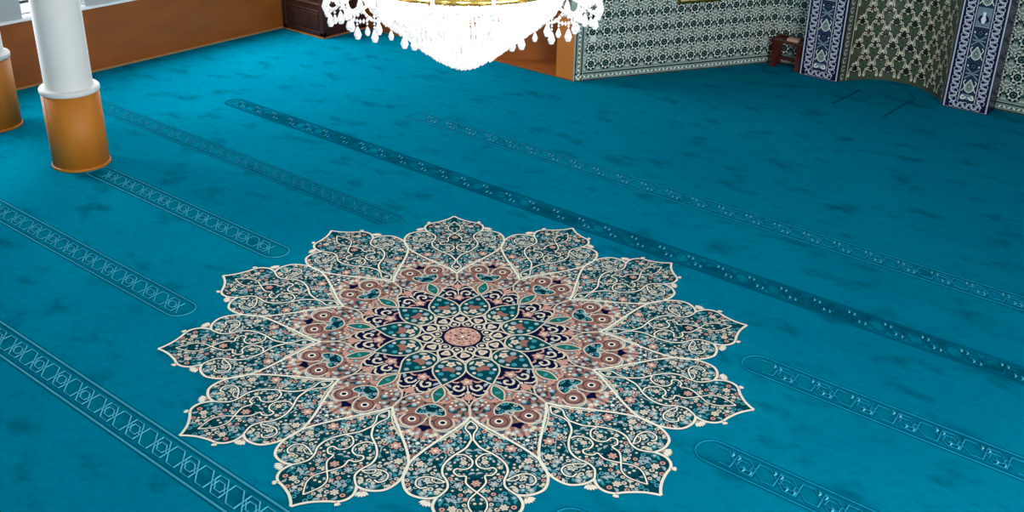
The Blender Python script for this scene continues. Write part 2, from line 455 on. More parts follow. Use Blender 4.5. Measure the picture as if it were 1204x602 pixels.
tag(fr.build('window_4'), kind='structure')  # frame of the added opening, out of view
mb = MB(['plaster']); mb.box(WL - .28, RW + .25, YB - .25, YB, 0, CEIL, 'plaster'); tag(mb.build('wall_rear'), kind='structure')

# ------------------------------------------------------------------ prayer niche (curved, tiled)
arc = smooth([(-.304, 3.690), (-.285, 3.755), (-.235, 3.835), (-.135, 3.925), (-.012, 3.955), (.11, 3.925), (.225, 3.84), (.29, 3.765), (.323, 3.692)], 6)
arc = [(x * R, y * R) for x, y in arc]
al = [0]
for i in range(1, len(arc)): al.append(al[-1] + math.hypot(arc[i][0] - arc[i - 1][0], arc[i][1] - arc[i - 1][1]))
def niche_map(x, z, lv):
    x = max(0, min(al[-1] - 1e-6, x)); i = 0
    while al[i + 1] < x: i += 1
    t = (x - al[i]) / (al[i + 1] - al[i]); a, b = arc[i], arc[i + 1]
    dx, dy = b[0] - a[0], b[1] - a[1]; L = math.hypot(dx, dy)
    return Vector((a[0] + dx * t + dy / L * lv * .0015, a[1] + dy * t - dx / L * lv * .0015, z))
D = Draw(niche_map, ['niche_ground'])
NZ = 1.3 * R
for i in range(len(arc) - 1): D.poly([(al[i] + 1e-4, 0), (al[i + 1] - 1e-4, 0), (al[i + 1] - 1e-4, NZ), (al[i] + 1e-4, NZ)], 'niche_ground', 0)
LN = al[-1]; jb = .072 * R
for s0, sg in ((0, 1), (LN, -1)):             # patterned jamb strips
    for off, m in ((.003, 'niche_dark'), (.066, 'niche_dark'), (.072, 'niche_cream')):
        D.line([(s0 + sg * off * R, 0), (s0 + sg * off * R, NZ)], .005 * R, m, 1)
    for j in range(int(NZ / (.05 * R))):
        c = (s0 + sg * .034 * R, (j + .5) * .05 * R)
        D.line(smooth([(c[0] + .013 * R, c[1] + .015 * R), (c[0] - .008 * R, c[1] + .017 * R), (c[0] - .014 * R, c[1]), (c[0], c[1] - .013 * R), (c[0] + .01 * R, c[1])], 3), .007 * R, 'lavender_tile', 1.4)
        D.leaf((c[0] + .012 * R, c[1] - .022 * R), .022 * R, .01 * R, .8, 'niche_green', 1.6)
cw, chh = (LN - 2 * jb) / 7, .115 * R
row = 0; z = .02 * R
while z < NZ - chh:
    for i in range(-1, 8):
        x = jb + (i + .5 + (.5 if row % 2 else 0)) * cw
        if not (jb + cw * .45 < x < LN - jb - cw * .45): continue
        h = chh
        # bell of blossoms over two pale flared leaves
        D.disc((x, z + .52 * h), .30 * cw, 'niche_dark', 1, 12)
        for k, (dx, dz, rr) in enumerate(((-.19, .42, .12), (.19, .42, .12), (-.15, .66, .12), (.15, .66, .12), (0, .46, .11), (0, .30, .09))):
            D.flower((x + dx * cw, z + dz * h), rr * cw, 5, 'niche_cream' if k != 4 else 'niche_red', 'niche_dark', 1.5, 4, k * .7)
        D.leaf((x, z + .74 * h), .2 * cw, .16 * cw, PI / 2, 'niche_cream', 3)
        for sg in (-1, 1):
            D.poly([(x + sg * .30 * cw, z + .46 * h), (x + sg * .36 * cw, z + .44 * h), (x + sg * .46 * cw, z + .08 * h), (x + sg * .40 * cw, z - .02 * h), (x + sg * .30 * cw, z + .04 * h)], 'niche_cream', 1.6)
            D.poly([(x + sg * .31 * cw, z + .40 * h), (x + sg * .345 * cw, z + .40 * h), (x + sg * .38 * cw, z + .12 * h), (x + sg * .34 * cw, z + .1 * h)], 'niche_dark', 2.0)
            D.leaf((x + sg * .43 * cw, z + .34 * h), .16 * cw, .07 * cw, -sg * 1.0, 'niche_dark', 1.8)
        D.disc((x, z + .02 * h), .19 * cw, 'niche_green', 1.2, 10, 1.1); D.disc((x, z + .02 * h), .06 * cw, 'niche_dark', 1.5, 6)
        D.line(smooth([(x - .26 * cw, z + .3 * h), (x, z + .24 * h), (x + .26 * cw, z + .3 * h)], 4), .035 * cw, 'niche_dark', 2)
    z += chh / 1.0 * .62; row += 1
back = [(x + (0), y + .06) for x, y in arc]
for i in range(len(arc) - 1):
    a, b = arc[i], arc[i + 1]; nx, ny = -(b[1] - a[1]), (b[0] - a[0]); L = math.hypot(nx, ny); nx, ny = nx / L * .08, ny / L * .08
    D.m.face([(a[0] + nx, a[1] + ny, 0), (b[0] + nx, b[1] + ny, 0), (b[0] + nx, b[1] + ny, NZ), (a[0] + nx, a[1] + ny, NZ)], 'niche_ground')
D.m.face([(x, y, NZ) for x, y in arc], 'niche_ground')
niche = tag(D.build('prayer_niche'), 'curved prayer niche of olive and cream floral tiles between the two navy pillars', 'niche')

# ------------------------------------------------------------------ navy tiled pillars
PH = 1.35 * R
def braid(D, p, q, amp, per, w):
    L = math.hypot(q[0] - p[0], q[1] - p[1]); ux, uy = (q[0] - p[0]) / L, (q[1] - p[1]) / L; n = max(2, round(L / per)); per = L / n
    for ph in (0,):
        pts = []
        for i in range(n * 8 + 1):
            t = i * per / 8; o = amp * math.sin(2 * PI * t / per / 1.0 * .5 * 2 + ph)
            o = amp * max(-.8, min(.8, 1.25 * math.sin(2 * PI * t / (2 * per) + ph)))
            pts.append((p[0] + ux * t - uy * o, p[1] + uy * t + ux * o))
        D.line(pts, w if ph == 0 else w * .55, 'lavender_tile', 2 + (.3 if ph else 0))
    for i in range(n):
        t = (i + .5) * per; sg = -1 if i % 2 else 1
        hook = [(t - .1 * per, .35 * sg), (t + .35 * per, -.35 * sg), (t + .1 * per, -1.05 * sg), (t - .45 * per, -1.0 * sg), (t - .5 * per, -.62 * sg)]
        D.line(smooth([(p[0] + ux * a - uy * b * amp, p[1] + uy * a + ux * b * amp) for a, b in hook], 3), w * .42, 'lavender_tile', 2.6)
def pillar(xa, xb, label):
    w = xb - xa; yf = 3.688 * R
    mbx = MB(['navy_tile']); mbx.box(xa, xb, yf, QW + .19, 0, PH, 'navy_tile')
    o = tag(mbx.build('tiled_pillar'), label, 'pillar', 'navy pillars of the prayer niche')
    D = Draw(wall_map((xa, yf - .0015), (1, 0), (0, -1)), ['navy_tile'])
    e = .018 * w
    def rect(x0, x1, z0, z1, ww, m, lv=1.5): D.line([(x0, z0), (x1, z0), (x1, z1), (x0, z1)], ww, m, lv, True)
    D.poly([(0, 0), (w, 0), (w, PH), (0, PH)], 'navy_tile', .5)
    rect(e * 1.4, w - e * 1.4, e * 1.2, PH - e, .022 * w, 'lavender_tile')
    bx = .185 * w; z0 = .028 * R
    for x in (bx, w - bx): braid(D, (x, z0 + .02 * R), (x, PH - .05 * R), .082 * w, .0235 * R, .033 * w)
    braid(D, (bx * .8, z0), (w - bx * .8, z0), .066 * w, .0235 * R, .030 * w)
    px0, px1 = .335 * w, .665 * w; pz0 = .06 * R
    rect(px0 - .022 * w, px1 + .022 * w, pz0 - .008 * R, PH - .06 * R, .014 * w, 'lavender_tile')
    D.build('braided_border', o)
    D = Draw(wall_map((xa, yf - .0015), (1, 0), (0, -1)), ['panel_tile'])
    D.poly([(px0, pz0), (px1, pz0), (px1, PH - .07 * R), (px0, PH - .07 * R)], 'panel_dark', 1)
    cx = w / 2; hw = (px1 - px0) / 2
    def P(pts, m, lv): D.poly([(cx + x * hw, z) for x, z in pts], m, lv)
    def Ln(pts, ww, m, lv):
        for sg in (-1, 1): D.line(smooth([(cx + sg * x * hw, z) for x, z in pts], 5), ww, m, lv)
    u = R
    def onion(z):
        q = smooth([(0, z), (.45, z + .012 * u), (.62, z + .035 * u), (.3, z + .06 * u), (0, z + .078 * u)], 4)
        P(q + [(-x, zz) for x, zz in reversed(q[1:-1])], 'panel_green', 1.5)
        Ln([(0, z), (.5, z + .014 * u), (.55, z + .038 * u), (.0, z + .074 * u)], .10 * hw, 'tile_cream', 2)
        Ln([(0, z + .018 * u), (.22, z + .03 * u), (.0, z + .05 * u)], .08 * hw, 'panel_dark', 2.2)
        Ln([(.95, z + .005 * u), (.6, z + .03 * u), (.85, z + .055 * u), (.62, z + .07 * u)], .11 * hw, 'tile_cream', 2)
        D.disc((cx, z + .034 * u), .1 * hw, 'lavender_tile', 2.6, 8)
    def cross(z):
        Ln([(.9, z), (.25, z + .022 * u), (-.0, z + .03 * u), (-.3, z + .04 * u), (-.85, z + .058 * u)], .2 * hw, 'panel_tile', 1.6)
        Ln([(.3, z + .03 * u), (.85, z + .03 * u)], .08 * hw, 'lavender_tile', 1.8)
    # foot block with two curls
    P([(-.9, pz0 + .002 * u), (.9, pz0 + .002 * u), (.8, pz0 + .032 * u), (-.8, pz0 + .032 * u)], 'panel_tile', 1.5)
    Ln([(.15, pz0 + .018 * u), (.5, pz0 + .005 * u), (.85, pz0 + .008 * u), (.7, pz0 + .024 * u), (.5, pz0 + .018 * u)], .2 * hw, 'tile_cream', 2)
    z = pz0 + .042 * u; divz = .475 * u
    while z < PH - .2 * u:
        if z + .175 * u > divz > z - .02 * u:
            # white vase on a blue square above a divider
            D.line([(px0, divz - .004 * u), (px1, divz - .004 * u)], .014 * w, 'lavender_tile', 2)
            P([(-.95, divz), (.95, divz), (.95, divz + .10 * u), (-.95, divz + .10 * u)], 'panel_tile', 1.4)
            P([(-.75, divz + .03 * u), (0, divz + .004 * u), (.75, divz + .03 * u), (.55, divz + .055 * u), (-.55, divz + .055 * u)], 'navy_tile', 1.8)
            P([(-.16, divz + .012 * u), (.16, divz + .012 * u), (.34, divz + .035 * u), (.14, divz + .055 * u), (.22, divz + .075 * u), (-.22, divz + .075 * u), (-.14, divz + .055 * u), (-.34, divz + .035 * u)], 'sill_white', 2.2)
            z = divz + .11 * u; divz = 9e9; continue
        onion(z); cross(z + .078 * u)
        D.disc((cx, z + .15 * u), .52 * hw, 'panel_dark', 2, 14); D.disc((cx, z + .15 * u), .46 * hw, 'navy_tile', 2.3, 14)
        for k in range(5): D.disc((cx + .22 * hw * math.cos(k * 1.257), z + .15 * u + .22 * hw * math.sin(k * 1.257)), .08 * hw, 'panel_tile', 2.6, 6)
        for sg in (-1, 1): D.leaf((cx + sg * .75 * hw, z + .15 * u), .35 * hw, .2 * hw, sg * 1.1, 'tile_cream', 2)
        z += .185 * u
    D.build('vase_panel', o)
    return o
pillar(-.551 * R, -.308 * R, 'navy braid-bordered tile pillar left of the prayer niche, beside the small wooden table')
pillar(.326 * R, .570 * R, 'navy braid-bordered tile pillar right of the prayer niche, near the photo edge')

# ================================================================== THE CARPET
th = -.1054 - math.radians(39)          # bearing of petal 0, measured from +y towards +x in floor axes
TIPS = {0: (.998, 1.07), 1: (.991, .69), 2: (.989, -1.07), 3: (1.003, -.93), 4: (1.003, -.47), 5: (1.008, .55), 6: (1.0, .5), 7: (.991, .62), 8: (.995, -.85), 9: (1.011, -.87), 10: (1.007, -.18), 11: (1.008, .84)}
def rug(r, phi):                        # the weave is a little irregular: each petal tip sits slightly off the ideal star
    k = math.degrees(phi) / 30 % 12; i = int(k); t = k - i
    a, b = TIPS[i % 12], TIPS[(i + 1) % 12]
    rr = r * ((a[0] * (1 - t) + b[0] * t)); an = phi + math.radians((a[1] * (1 - t) + b[1] * t)) * min(1, r) + th
    return rr * math.sin(an) * R, rr * math.cos(an) * R
def petal_map(deg):
    ax = math.radians(deg)
    def f(u, v, lv):
        x, y = rug(math.hypot(u, v), (ax + math.atan2(v, u)) % (2 * PI))
        return Vector((x, y, .0015 + .0006 * lv + (.0004 if deg % 60 < 30 else 0)))
    return f

poly = [(WL + .03, YB), (WL + .03, 2.62 * R), (A0, 2.62 * R), (A0 + .01, BW - .012), (T0[0], T0[1] - .002), (T1[0], T1[1] - .004), (-.553 * R, QW - .003)]
poly += [(-.553 * R, 3.686 * R), (-.306 * R, 3.686 * R)] + [(x * .995 , y - .004) for x, y in arc[1:-1]] + [(.324 * R, 3.686 * R), (.572 * R, 3.686 * R), (.572 * R, QW - .003), (RW, QW - .003), (RW, YB)]
mb = MB(['pile']); mb.prism(list(reversed(poly)), -.014, 0, 'pile')
carpet = tag(mb.build('carpet'), 'teal blue fitted prayer carpet covering the hall floor', 'carpet')

medallion = bpy.data.objects.new('medallion', None); C.objects.link(medallion); medallion.parent = carpet
tag(medallion, 'large twelve-petalled floral medallion woven in cream, petrol and rust')

HALF = [(.475, 0), (.51, .025), (.57, .081), (.64, .146), (.695, .185), (.745, .2005), (.79, .201), (.828, .187), (.847, .160), (.853, .133), (.850, .110)]
LOBE = [(.850, .110), (.865, .117), (.888, .122), (.912, .116), (.93, .10), (.941, .075), (.962, .04), (.985, .015), (1.004, 0)]
h1, h2 = smooth(HALF, 5), smooth(LOBE, 5)
half_outline = h1 + h2[1:]
OUT = half_outline + [(u, -v) for u, v in reversed(half_outline[1:-1])]
def mir(pts): return [(u, -v) for u, v in pts]
SCROLL = smooth([(.592, .003), (.632, .022), (.668, .06), (.708, .087), (.747, .092), (.782, .080), (.812, .080), (.837, .097), (.85, .11)], 5)
LOZ = smooth([(.495, 0), (.53, .018), (.563, .006), (.592, .003)], 5)
CURL = smooth([(.785, .085), (.766, .113), (.758, .14), (.768, .162), (.792, .167), (.808, .154), (.804, .138)], 5)
CURL2 = smooth([(.785, .085), (.788, .105), (.776, .122), (.764, .118)], 4)
PALM = smooth([(.662, .048), (.664, .026), (.69, .006), (.718, .010), (.731, .03), (.727, .052), (.742, .060), (.76, .046), (.762, .027), (.79, .028), (.813, .016), (.833, 0)], 5)
POD = smooth([(.833, 0), (.864, .022), (.894, .025), (.922, .014), (.948, 0)], 5)
SIDE = smooth([(.60, .05), (.64, .085), (.70, .135), (.74, .17)], 4)

def speckle(D, c, q, rnd, lv=2):
    """one tiny woven blossom, ring, leaf or dot"""
    t = rnd.random(); s = rnd.uniform(.66, 1.0)
    if t < .26:
        m1 = rnd.choice(q['flower']); D.disc(c, .0135 * s, q['edge'], lv, 9); D.disc(c, .0092 * s, m1, lv + .4, 8); D.disc(c, .0036 * s, q['bg'], lv + .8, 6)
    elif t < .40:
        D.flower(c, .013 * s, 5, rnd.choice(q['flower']), q['dot'], lv, 5, rnd.random() * 6)
    elif t < .78:
        D.leaf(c, .032 * s, .013 * s, rnd.random() * 6.28, rnd.choice(q['leaf']), lv, rnd.choice((-1, 1)) * .9)
    else:
        D.disc(c, .0055 * s, q['dot'], lv, 7)
def fill(D, region, q, rnd, gap, tries, mirror=True, avoid=(), lv=2, edge=.012):
    us = [p[0] for p in region]; vs = [p[1] for p in region]; got = []
    for _ in range(tries):
        p = (rnd.uniform(min(us), max(us)), rnd.uniform(0 if mirror else min(vs), max(vs)))
        if mirror and p[1] < gap * .45: continue
        if not inside(p, region) or dist_poly(p, region) < edge: continue
        if any((p[0] - g[0]) ** 2 + (p[1] - g[1]) ** 2 < gap * gap for g in got): continue
        if any((p[0] - a) ** 2 + (p[1] - b) ** 2 < r * r for a, b, r in avoid): continue
        got.append(p); st = rnd.getstate(); speckle(D, p, q, rnd, lv)
        if mirror:
            en = rnd.getstate(); rnd.setstate(st); speckle(D, (p[0], -p[1]), q, rnd, lv); rnd.setstate(en)
    return got
Q_OUT = dict(flower=['yarn_grey', 'yarn_grey', 'yarn_salmon', 'yarn_aqua', 'yarn_ivory', 'yarn_ivory'], leaf=['yarn_aqua', 'yarn_grey', 'yarn_grey', 'yarn_aqua', 'yarn_ivory', 'yarn_petrol_deep', 'yarn_grey'], edge='yarn_petrol_deep', bg='yarn_petrol_deep', dot='yarn_ivory')
Q_IN = dict(flower=['yarn_grey', 'yarn_ivory', 'yarn_aqua', 'yarn_grey'], leaf=['yarn_petrol_deep', 'yarn_plum', 'yarn_salmon', 'yarn_plum', 'yarn_grey', 'yarn_petrol', 'yarn_plum'], edge='yarn_plum', bg='yarn_petrol_deep', dot='yarn_cream')
Q_TEAL = dict(flower=['yarn_grey', 'yarn_aqua'], leaf=['yarn_aqua', 'yarn_petrol_deep', 'yarn_grey'], edge='yarn_petrol_deep', bg='yarn_petrol_deep', dot='yarn_grey')

def big_flower(D, c, r, m1, m2, lv=2.5, rot=0):
    D.flower(c, r, 6, m1, m2, lv, 6, rot, 'yarn_petrol_deep')
    D.disc(c, r * .2, 'yarn_cream', lv + 1.2, 6)
def outer_petal(k):
    D = Draw(petal_map(30 * k), ['yarn_petrol']); rnd = random.Random(11)
    D.poly(OUT, 'yarn_petrol', 1)
    av = [(.64, .11, .026), (.775, .13, .024), (.70, .155, .02), (.80, .05, .018), (.80, 0, .03), (.70, .03, .016), (.9, .07, .02)]
    # faint curling stems
    for c0, r0, a0, sg in ((.66, .11, 0, 1), (.78, .13, 2, -1), (.90, .06, 1, 1), (.71, .15, 4, 1), (.60, .06, 1, 1), (.85, .06, 3, -1), (.70, .05, 2, 1), (.80, .055, 0, 1), (.93, .03, 4, 1), (.83, .15, 1, -1)):
        pts = [(c0 + (.008 + .0062 * i / 2) * math.cos(a0 + sg * i * .62), r0 + (.008 + .0062 * i / 2) * math.sin(a0 + sg * i * .62)) for i in range(10)]
        pts = [p for p in pts if inside(p, OUT)]
        if len(pts) > 3: D.line(pts, .0035, 'yarn_grey', 1.6); D.line(mir(pts), .0035, 'yarn_grey', 1.6)
    fill(D, OUT, Q_OUT, rnd, .0148, 7000, True, av, 2, .010)
    for sg in (1, -1):
        for (u, v, r, m1, m2) in ((.64, .11, .019, 'yarn_salmon', 'yarn_ivory'), (.70, .155, .015, 'yarn_ivory', 'yarn_salmon'), (.775, .13, .017, 'yarn_ivory', 'yarn_aqua'), (.80, .05, .014, 'yarn_grey', 'yarn_salmon'), (.70, .03, .012, 'yarn_ivory', 'yarn_salmon'), (.9, .07, .014, 'yarn_ivory', 'yarn_salmon')):
            big_flower(D, (u, sg * v), r, m1, m2, 3)
        f = (lambda p: p) if sg > 0 else mir
        D.line(f(SIDE), .003, 'yarn_grey', 3)
        for line, w in ((SCROLL, .0066), (CURL, .0054), (CURL2, .0042), (PALM, .0056), (POD, .0048), (LOZ, .0055)):
            D.line(f(line), w + .006, 'yarn_petrol_deep', 4.2); 
        for line, w in ((SCROLL, .0066), (CURL, .0054), (CURL2, .0042), (PALM, .0056), (POD, .0048), (LOZ, .0055)):
            D.line(f(line), w, 'yarn_cream', 5)
        D.line(f(h1), .0085, 'yarn_cream', 6); D.line(f(h2), .0085, 'yarn_cream', 6)
        # palmette tufts on the rim
        for (u, v, L, an, n) in ((.862, .133, .028, .62, 5), (.934, .099, .017, .9, 4)):
            for j in range(n):
                a = an + (j - (n - 1) / 2) * .36
                c = (u + math.cos(a) * L * .5, v + math.sin(a) * L * .5)
                D.leaf((c[0], sg * c[1]), L, L * .42, sg * a, 'yarn_cream', 6.5, 0)
            D.disc((u, sg * v), L * .22, 'yarn_salmon', 7, 8)
    D.poly(smooth([(.775, .022), (.80, .024), (.828, 0), (.80, -.024), (.775, -.022)], 4, True), 'yarn_petrol_deep', 4.3)
    big_flower(D, (.795, 0), .015, 'yarn_salmon', 'yarn_rust', 4.6)
    D.disc((.53, 0), .008, 'yarn_ivory', 4, 8)
    return D.build('outer_petal', medallion)
RH = smooth([(.31, .006), (.340, .030), (.366, .052), (.378, .082), (.398, .102), (.428, .1165), (.470, .1215), (.53, .103), (.60, .062)], 5) + [(.68, .021), (.77, 0)]
RUST = RH + [(u, -v) for u, v in reversed(RH[1:-1])]
def inner_petal(k):
    D = Draw(petal_map(30 * k + 15), ['yarn_rust']); rnd = random.Random(5)
    D.poly(RUST, 'yarn_rust', .3)
    mask = [p for p in RUST]
    av = [(.36, 0, .035), (.45, 0, .05), (.505, .048, .038), (.505, -.048, .038), (.545, 0, .03), (.455, .035, .03), (.455, -.035, .03)]
    fill(D, RUST, Q_IN, rnd, .0150, 5000, True, av, .8, .009)
    # outer corner: dark blossoms
    for (u, v, r) in ((.622, 0, .02), (.605, .032, .014), (.605, -.032, .014), (.66, 0, .014), (.64, .018, .012), (.64, -.018, .012)):
        D.flower((u, v), r, 6, 'yarn_petrol', 'yarn_cream', 1.2, 5, 0, 'yarn_navy')
        for j in range(5): D.disc((u + r * .62 * math.cos(j * 1.257), v + r * .62 * math.sin(j * 1.257)), .0035, 'yarn_grey', 2.4, 5)
    for sg in (1, -1):
        f = (lambda p: p) if sg > 0 else mir
        D.line(f(smooth([(.548, .03), (.575, .05), (.60, .055)], 5)), .012, 'yarn_salmon', 1.1, taper=True)
        D.line(f(smooth([(.55, .012), (.58, .012), (.61, .006)], 5)), .012, 'yarn_salmon', 1.1, taper=True)
    # kidney, teardrop, spiral eyes and the navy lens
    KID = smooth([(.468, .047), (.438, .037), (.416, 0), (.438, -.037), (.468, -.047), (.476, -.030), (.472, -.014), (.488, 0), (.472, .014), (.476, .030)], 4, True)
    D.poly(KID, 'yarn_petrol', 2.6); fill(D, KID, Q_TEAL, rnd, .0115, 1500, True, (), 3, .007); D.line(KID, .005, 'yarn_ivory', 4, True)
    TEAR = smooth([(.318, 0), (.345, .017), (.372, .018), (.408, 0), (.372, -.018), (.345, -.017)], 4, True)
    D.poly(TEAR, 'yarn_green', 2.6); D.disc((.36, 0), .011, 'yarn_aqua', 3, 8, .6); D.line(TEAR, .0052, 'yarn_ivory', 4, True)
    for sg in (1, -1):
        f = (lambda p: p) if sg > 0 else mir
        D.disc((.507, sg * .048), .029, 'yarn_plum', 2, 16); D.disc((.507, sg * .048), .0255, 'yarn_rust', 2.3, 14)
        D.line(f(smooth([(.49, .006), (.52, .012), (.545, .035), (.54, .068), (.512, .084), (.484, .074)], 6)), .0062, 'yarn_ivory', 3.4)
        D.disc((.507, sg * .048), .0135, 'yarn_cream', 3.4, 12); D.disc((.507, sg * .048), .008, 'yarn_navy', 3.8, 10)
        D.leaf((.485, sg * .085), .04, .014, sg * 1.0, 'yarn_salmon', 3, .6)
        D.line(f(smooth([(.548, .03), (.552, .055), (.545, .082), (.53, .098)], 5)), .005, 'yarn_ivory', 3)
        D.line(f(smooth([(.40, .004), (.405, .03), (.385, .05), (.37, .075)], 5)), .007, 'yarn_salmon', 2.4)
        D.line(f(RH[:-2]), .0055, 'yarn_ivory', 4.4)
        for (u, v) in ((.40, .082), (.43, .06), (.425, .095), (.46, .085), (.47, .108), (.385, .062)):
            D.disc((u, sg * v), .0095, 'yarn_grey', 2.6, 8); D.disc((u, sg * v), .005, 'yarn_ivory', 3, 6)
    D.poly(smooth([(.535, .03), (.549, .012), (.562, 0), (.549, -.012), (.535, -.03), (.531, 0)], 4, True), 'yarn_navy', 3)
    return D.build('inner_petal', medallion)
def centre():
    D = Draw(petal_map(0), ['yarn_navy'])
    def rot(pts, deg):
        a = math.radians(deg); c, s = math.cos(a), math.sin(a); return [(x * c - y * s, x * s + y * c) for x, y in pts]
    D.poly([(.455 * math.cos(2 * PI * i / 72), .455 * math.sin(2 * PI * i / 72)) for i in range(72)], 'yarn_navy', -.6)
    TP = smooth([(.148, 0), (.152, .024), (.176, .047), (.214, .054), (.25, .044), (.284, .02), (.312, 0)], 5)
    TPo = TP + [(u, -v) for u, v in reversed(TP[1:-1])]
    rnd = random.Random(3)
    for k in range(12):
        d = 30 * k
        Rr = lambda pts: rot(pts, d)
        # arabesque in the navy ground
        for sg in (1, -1):
            f = (lambda p: p) if sg > 0 else mir
            D.line(Rr(f(smooth([(.285, .012), (.318, .012), (.332, .028), (.318, .044), (.303, .036), (.309, .026)], 5))), .0085, 'yarn_ivory', .6)
            D.line(Rr(f(smooth([(.272, .014), (.285, .034), (.274, .056), (.286, .07), (.298, .06)], 5))), .0075, 'yarn_salmon', .5)
            D.line(Rr(f(smooth([(.345, .01), (.36, .03), (.352, .055), (.338, .06), (.335, .048)], 5))), .007, 'yarn_ivory', .6)
            D.leaf(rot([(.385, sg * .02)], d)[0], .045, .014, math.radians(d) + sg * .35, 'yarn_salmon', .4, sg * .5)
            D.leaf(rot([(.345, sg * .072)], d)[0], .04, .014, math.radians(d) + sg * 1.1, 'yarn_rust', .4, sg * .5)
            D.leaf(rot([(.30, sg * .058)], d)[0], .03, .012, math.radians(d) - sg * .6, 'yarn_grey', .7, sg * .5)
        D.flower(rot([(.282, 0)], d)[0], .021, 5, 'yarn_salmon', 'yarn_ivory', 1, 5, math.radians(d), 'yarn_plum')
        D.disc(rot([(.368, 0)], d)[0], .014, 'yarn_salmon', 1, 8, 1.5, math.radians(d)); D.disc(rot([(.342, 0)], d)[0], .007, 'yarn_ivory', 1, 8)
        D.line(Rr([(.30, 0), (.40, 0)]), .004, 'yarn_ivory', .4)
        # ring of petrol petals
        Q = lambda pts: rot(pts, d + 15)
        D.poly(Q(TPo), 'yarn_petrol', 2)
        for (u, v, r, m) in ((.20, .03, .011, 'yarn_grey'), (.20, -.03, .011, 'yarn_grey'), (.245, .02, .010, 'yarn_aqua'), (.245, -.02, .010, 'yarn_aqua'), (.275, 0, .009, 'yarn_grey'), (.23, .035, .007, 'yarn_ivory'), (.23, -.035, .007, 'yarn_ivory')):
            D.disc(Q([(u, v)])[0], r, m, 2.5, 8)
        D.poly(Q([(.195, 0), (.205, .022), (.228, .02), (.222, 0), (.228, -.02), (.205, -.022)]), 'yarn_rust', 2.8)
        D.flower(Q([(.182, 0)])[0], .017, 5, 'yarn_ivory', 'yarn_salmon', 3, 5, .2)
        for sg in (1, -1):
            f = (lambda p: p) if sg > 0 else mir
            D.line(Q(f(TP)), .0056, 'yarn_ivory', 4)
            D.leaf(Q([(.17, sg * .024)])[0], .03, .011, math.radians(d + 15) + sg * .9, 'yarn_ivory', 3, 0)
        # dark hearts and cream buds about the eye
        HE = smooth([(.094, 0), (.108, .024), (.126, .030), (.145, .017), (.163, 0)], 4); HEo = HE + [(u, -v) for u, v in reversed(HE[1:-1])]
        D.poly(Rr(HEo), 'yarn_navy', 4.4); D.line(Rr(HEo), .0065, 'yarn_ivory', 5, True)
        D.flower(rot([(.122, 0)], d)[0], .0185, 4, 'yarn_ivory', 'yarn_salmon', 5, 3, math.radians(d))
        BU = smooth([(.070, 0), (.078, .014), (.092, .016), (.112, 0)], 4); BUo = BU + [(u, -v) for u, v in reversed(BU[1:-1])]
        D.poly(Q(BUo), 'yarn_navy', 4.4); D.line(Q(BUo), .0055, 'yarn_ivory', 5, True); D.disc(Q([(.087, 0)])[0], .008, 'yarn_ivory', 5.2, 8)
    D.disc((0, 0), .072, 'yarn_navy', 5.4, 36); D.disc((0, 0), .062, 'yarn_salmon', 5.8, 36)
    for i in range(46):
        r = .057 * math.sqrt((i + .5) / 46); a = i * 2.39996
        D.disc((r * math.cos(a), r * math.sin(a)), .0042, ('yarn_ivory', 'yarn_plum', 'yarn_rust')[i % 3], 6.2, 6)
    for i in range(5):
        a = i * 1.257; D.disc((.022 * math.cos(a), .022 * math.sin(a)), .005, 'yarn_navy', 6.4, 6)
    D.disc((0, 0), .006, 'yarn_cream', 6.6, 8)
    return D.build('centre_rosette', medallion)
centre()
for k in range(12): inner_petal(k)
for k in range(12): outer_petal(k)

# carved interlace bands that mark the prayer rows; line colours carry the carving's light and shade
def floor_map(x, y, lv): return Vector((x * R, y * R, .0008 + .0008 * lv))
def band(yc, xa, xb, ends, mt='band_pile', line='carving_light_teal', name='woven_band', glint_ticks=False):
    D = Draw(floor_map, [mt]); hw = .0545
    def outline(h):
        q = []
        if ends[1]:
            q += [(xb - h + h * math.sin(a), yc + h * math.cos(a)) for a in [i * PI / 12 for i in range(13)]]
        else: q += [(xb, yc + h), (xb, yc - h)]
        if ends[0]:
            q += [(xa + h - h * math.sin(a), yc - h * math.cos(a)) for a in [i * PI / 12 for i in range(13)]]
        else: q += [(xa, yc - h), (xa, yc + h)]
        return q
    D.poly(outline(hw + .004), mt, .4)
    D.line(outline(hw + .0045), .006, 'yarn_and_shade_dark_teal', 1, True)
    D.line(outline(hw), .0045, line, 1.4, True, ridge=6)
    D.line(outline(hw - .008), .005, 'yarn_and_shade_dark_teal', .9, True)
    P = .135; n = max(1, int((xb - xa - .05) / P)); x0 = xa + ((xb - xa) - n * P) / 2
    H = .036
    for i in range(n):
        x = x0 + i * P
        for sg in (1, -1):
            big = [(-.018, -.9), (.018, -.9), (.0495, .9), (.0855, .9), (.117, -.9)]
            sml = [(.040, -.35), (.055, .42), (.080, .42), (.093, -.2), (.108, -.2)]
            for pts in (big, sml):
                q = [(x + a - .021 * sg * b, yc + sg * b * H) for a, b in pts]
                q = [p for p in q if xa + .03 < p[0] < xb - .03]
                if len(q) < 2: continue
                D.line([(a + .0035, b - .004) for a, b in q], .006, 'yarn_and_shade_dark_teal', 1)  # dark offset stroke paints the shade beside each carved ridge
                D.line(q, .0042, line, 1.5, ridge=6)
        if glint_ticks:                          # pale strokes paint highlights on the raised crests of the interlace
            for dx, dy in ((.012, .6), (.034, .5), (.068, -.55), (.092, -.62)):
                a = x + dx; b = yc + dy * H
                D.line(smooth([(a, b + .011), (a + .007, b + .003), (a + .006, b - .009)], 3), .0065, 'carving_light_teal', 3, taper=True, ridge=7)
    return D.build(name, carpet)
s_ = .518
band(-2 * s_, -3.6, 3.4, (0, 0))
M_, F_ = 'yarn_teal_mid', 'yarn_teal_faint'  # line tones that paint the light on the carving
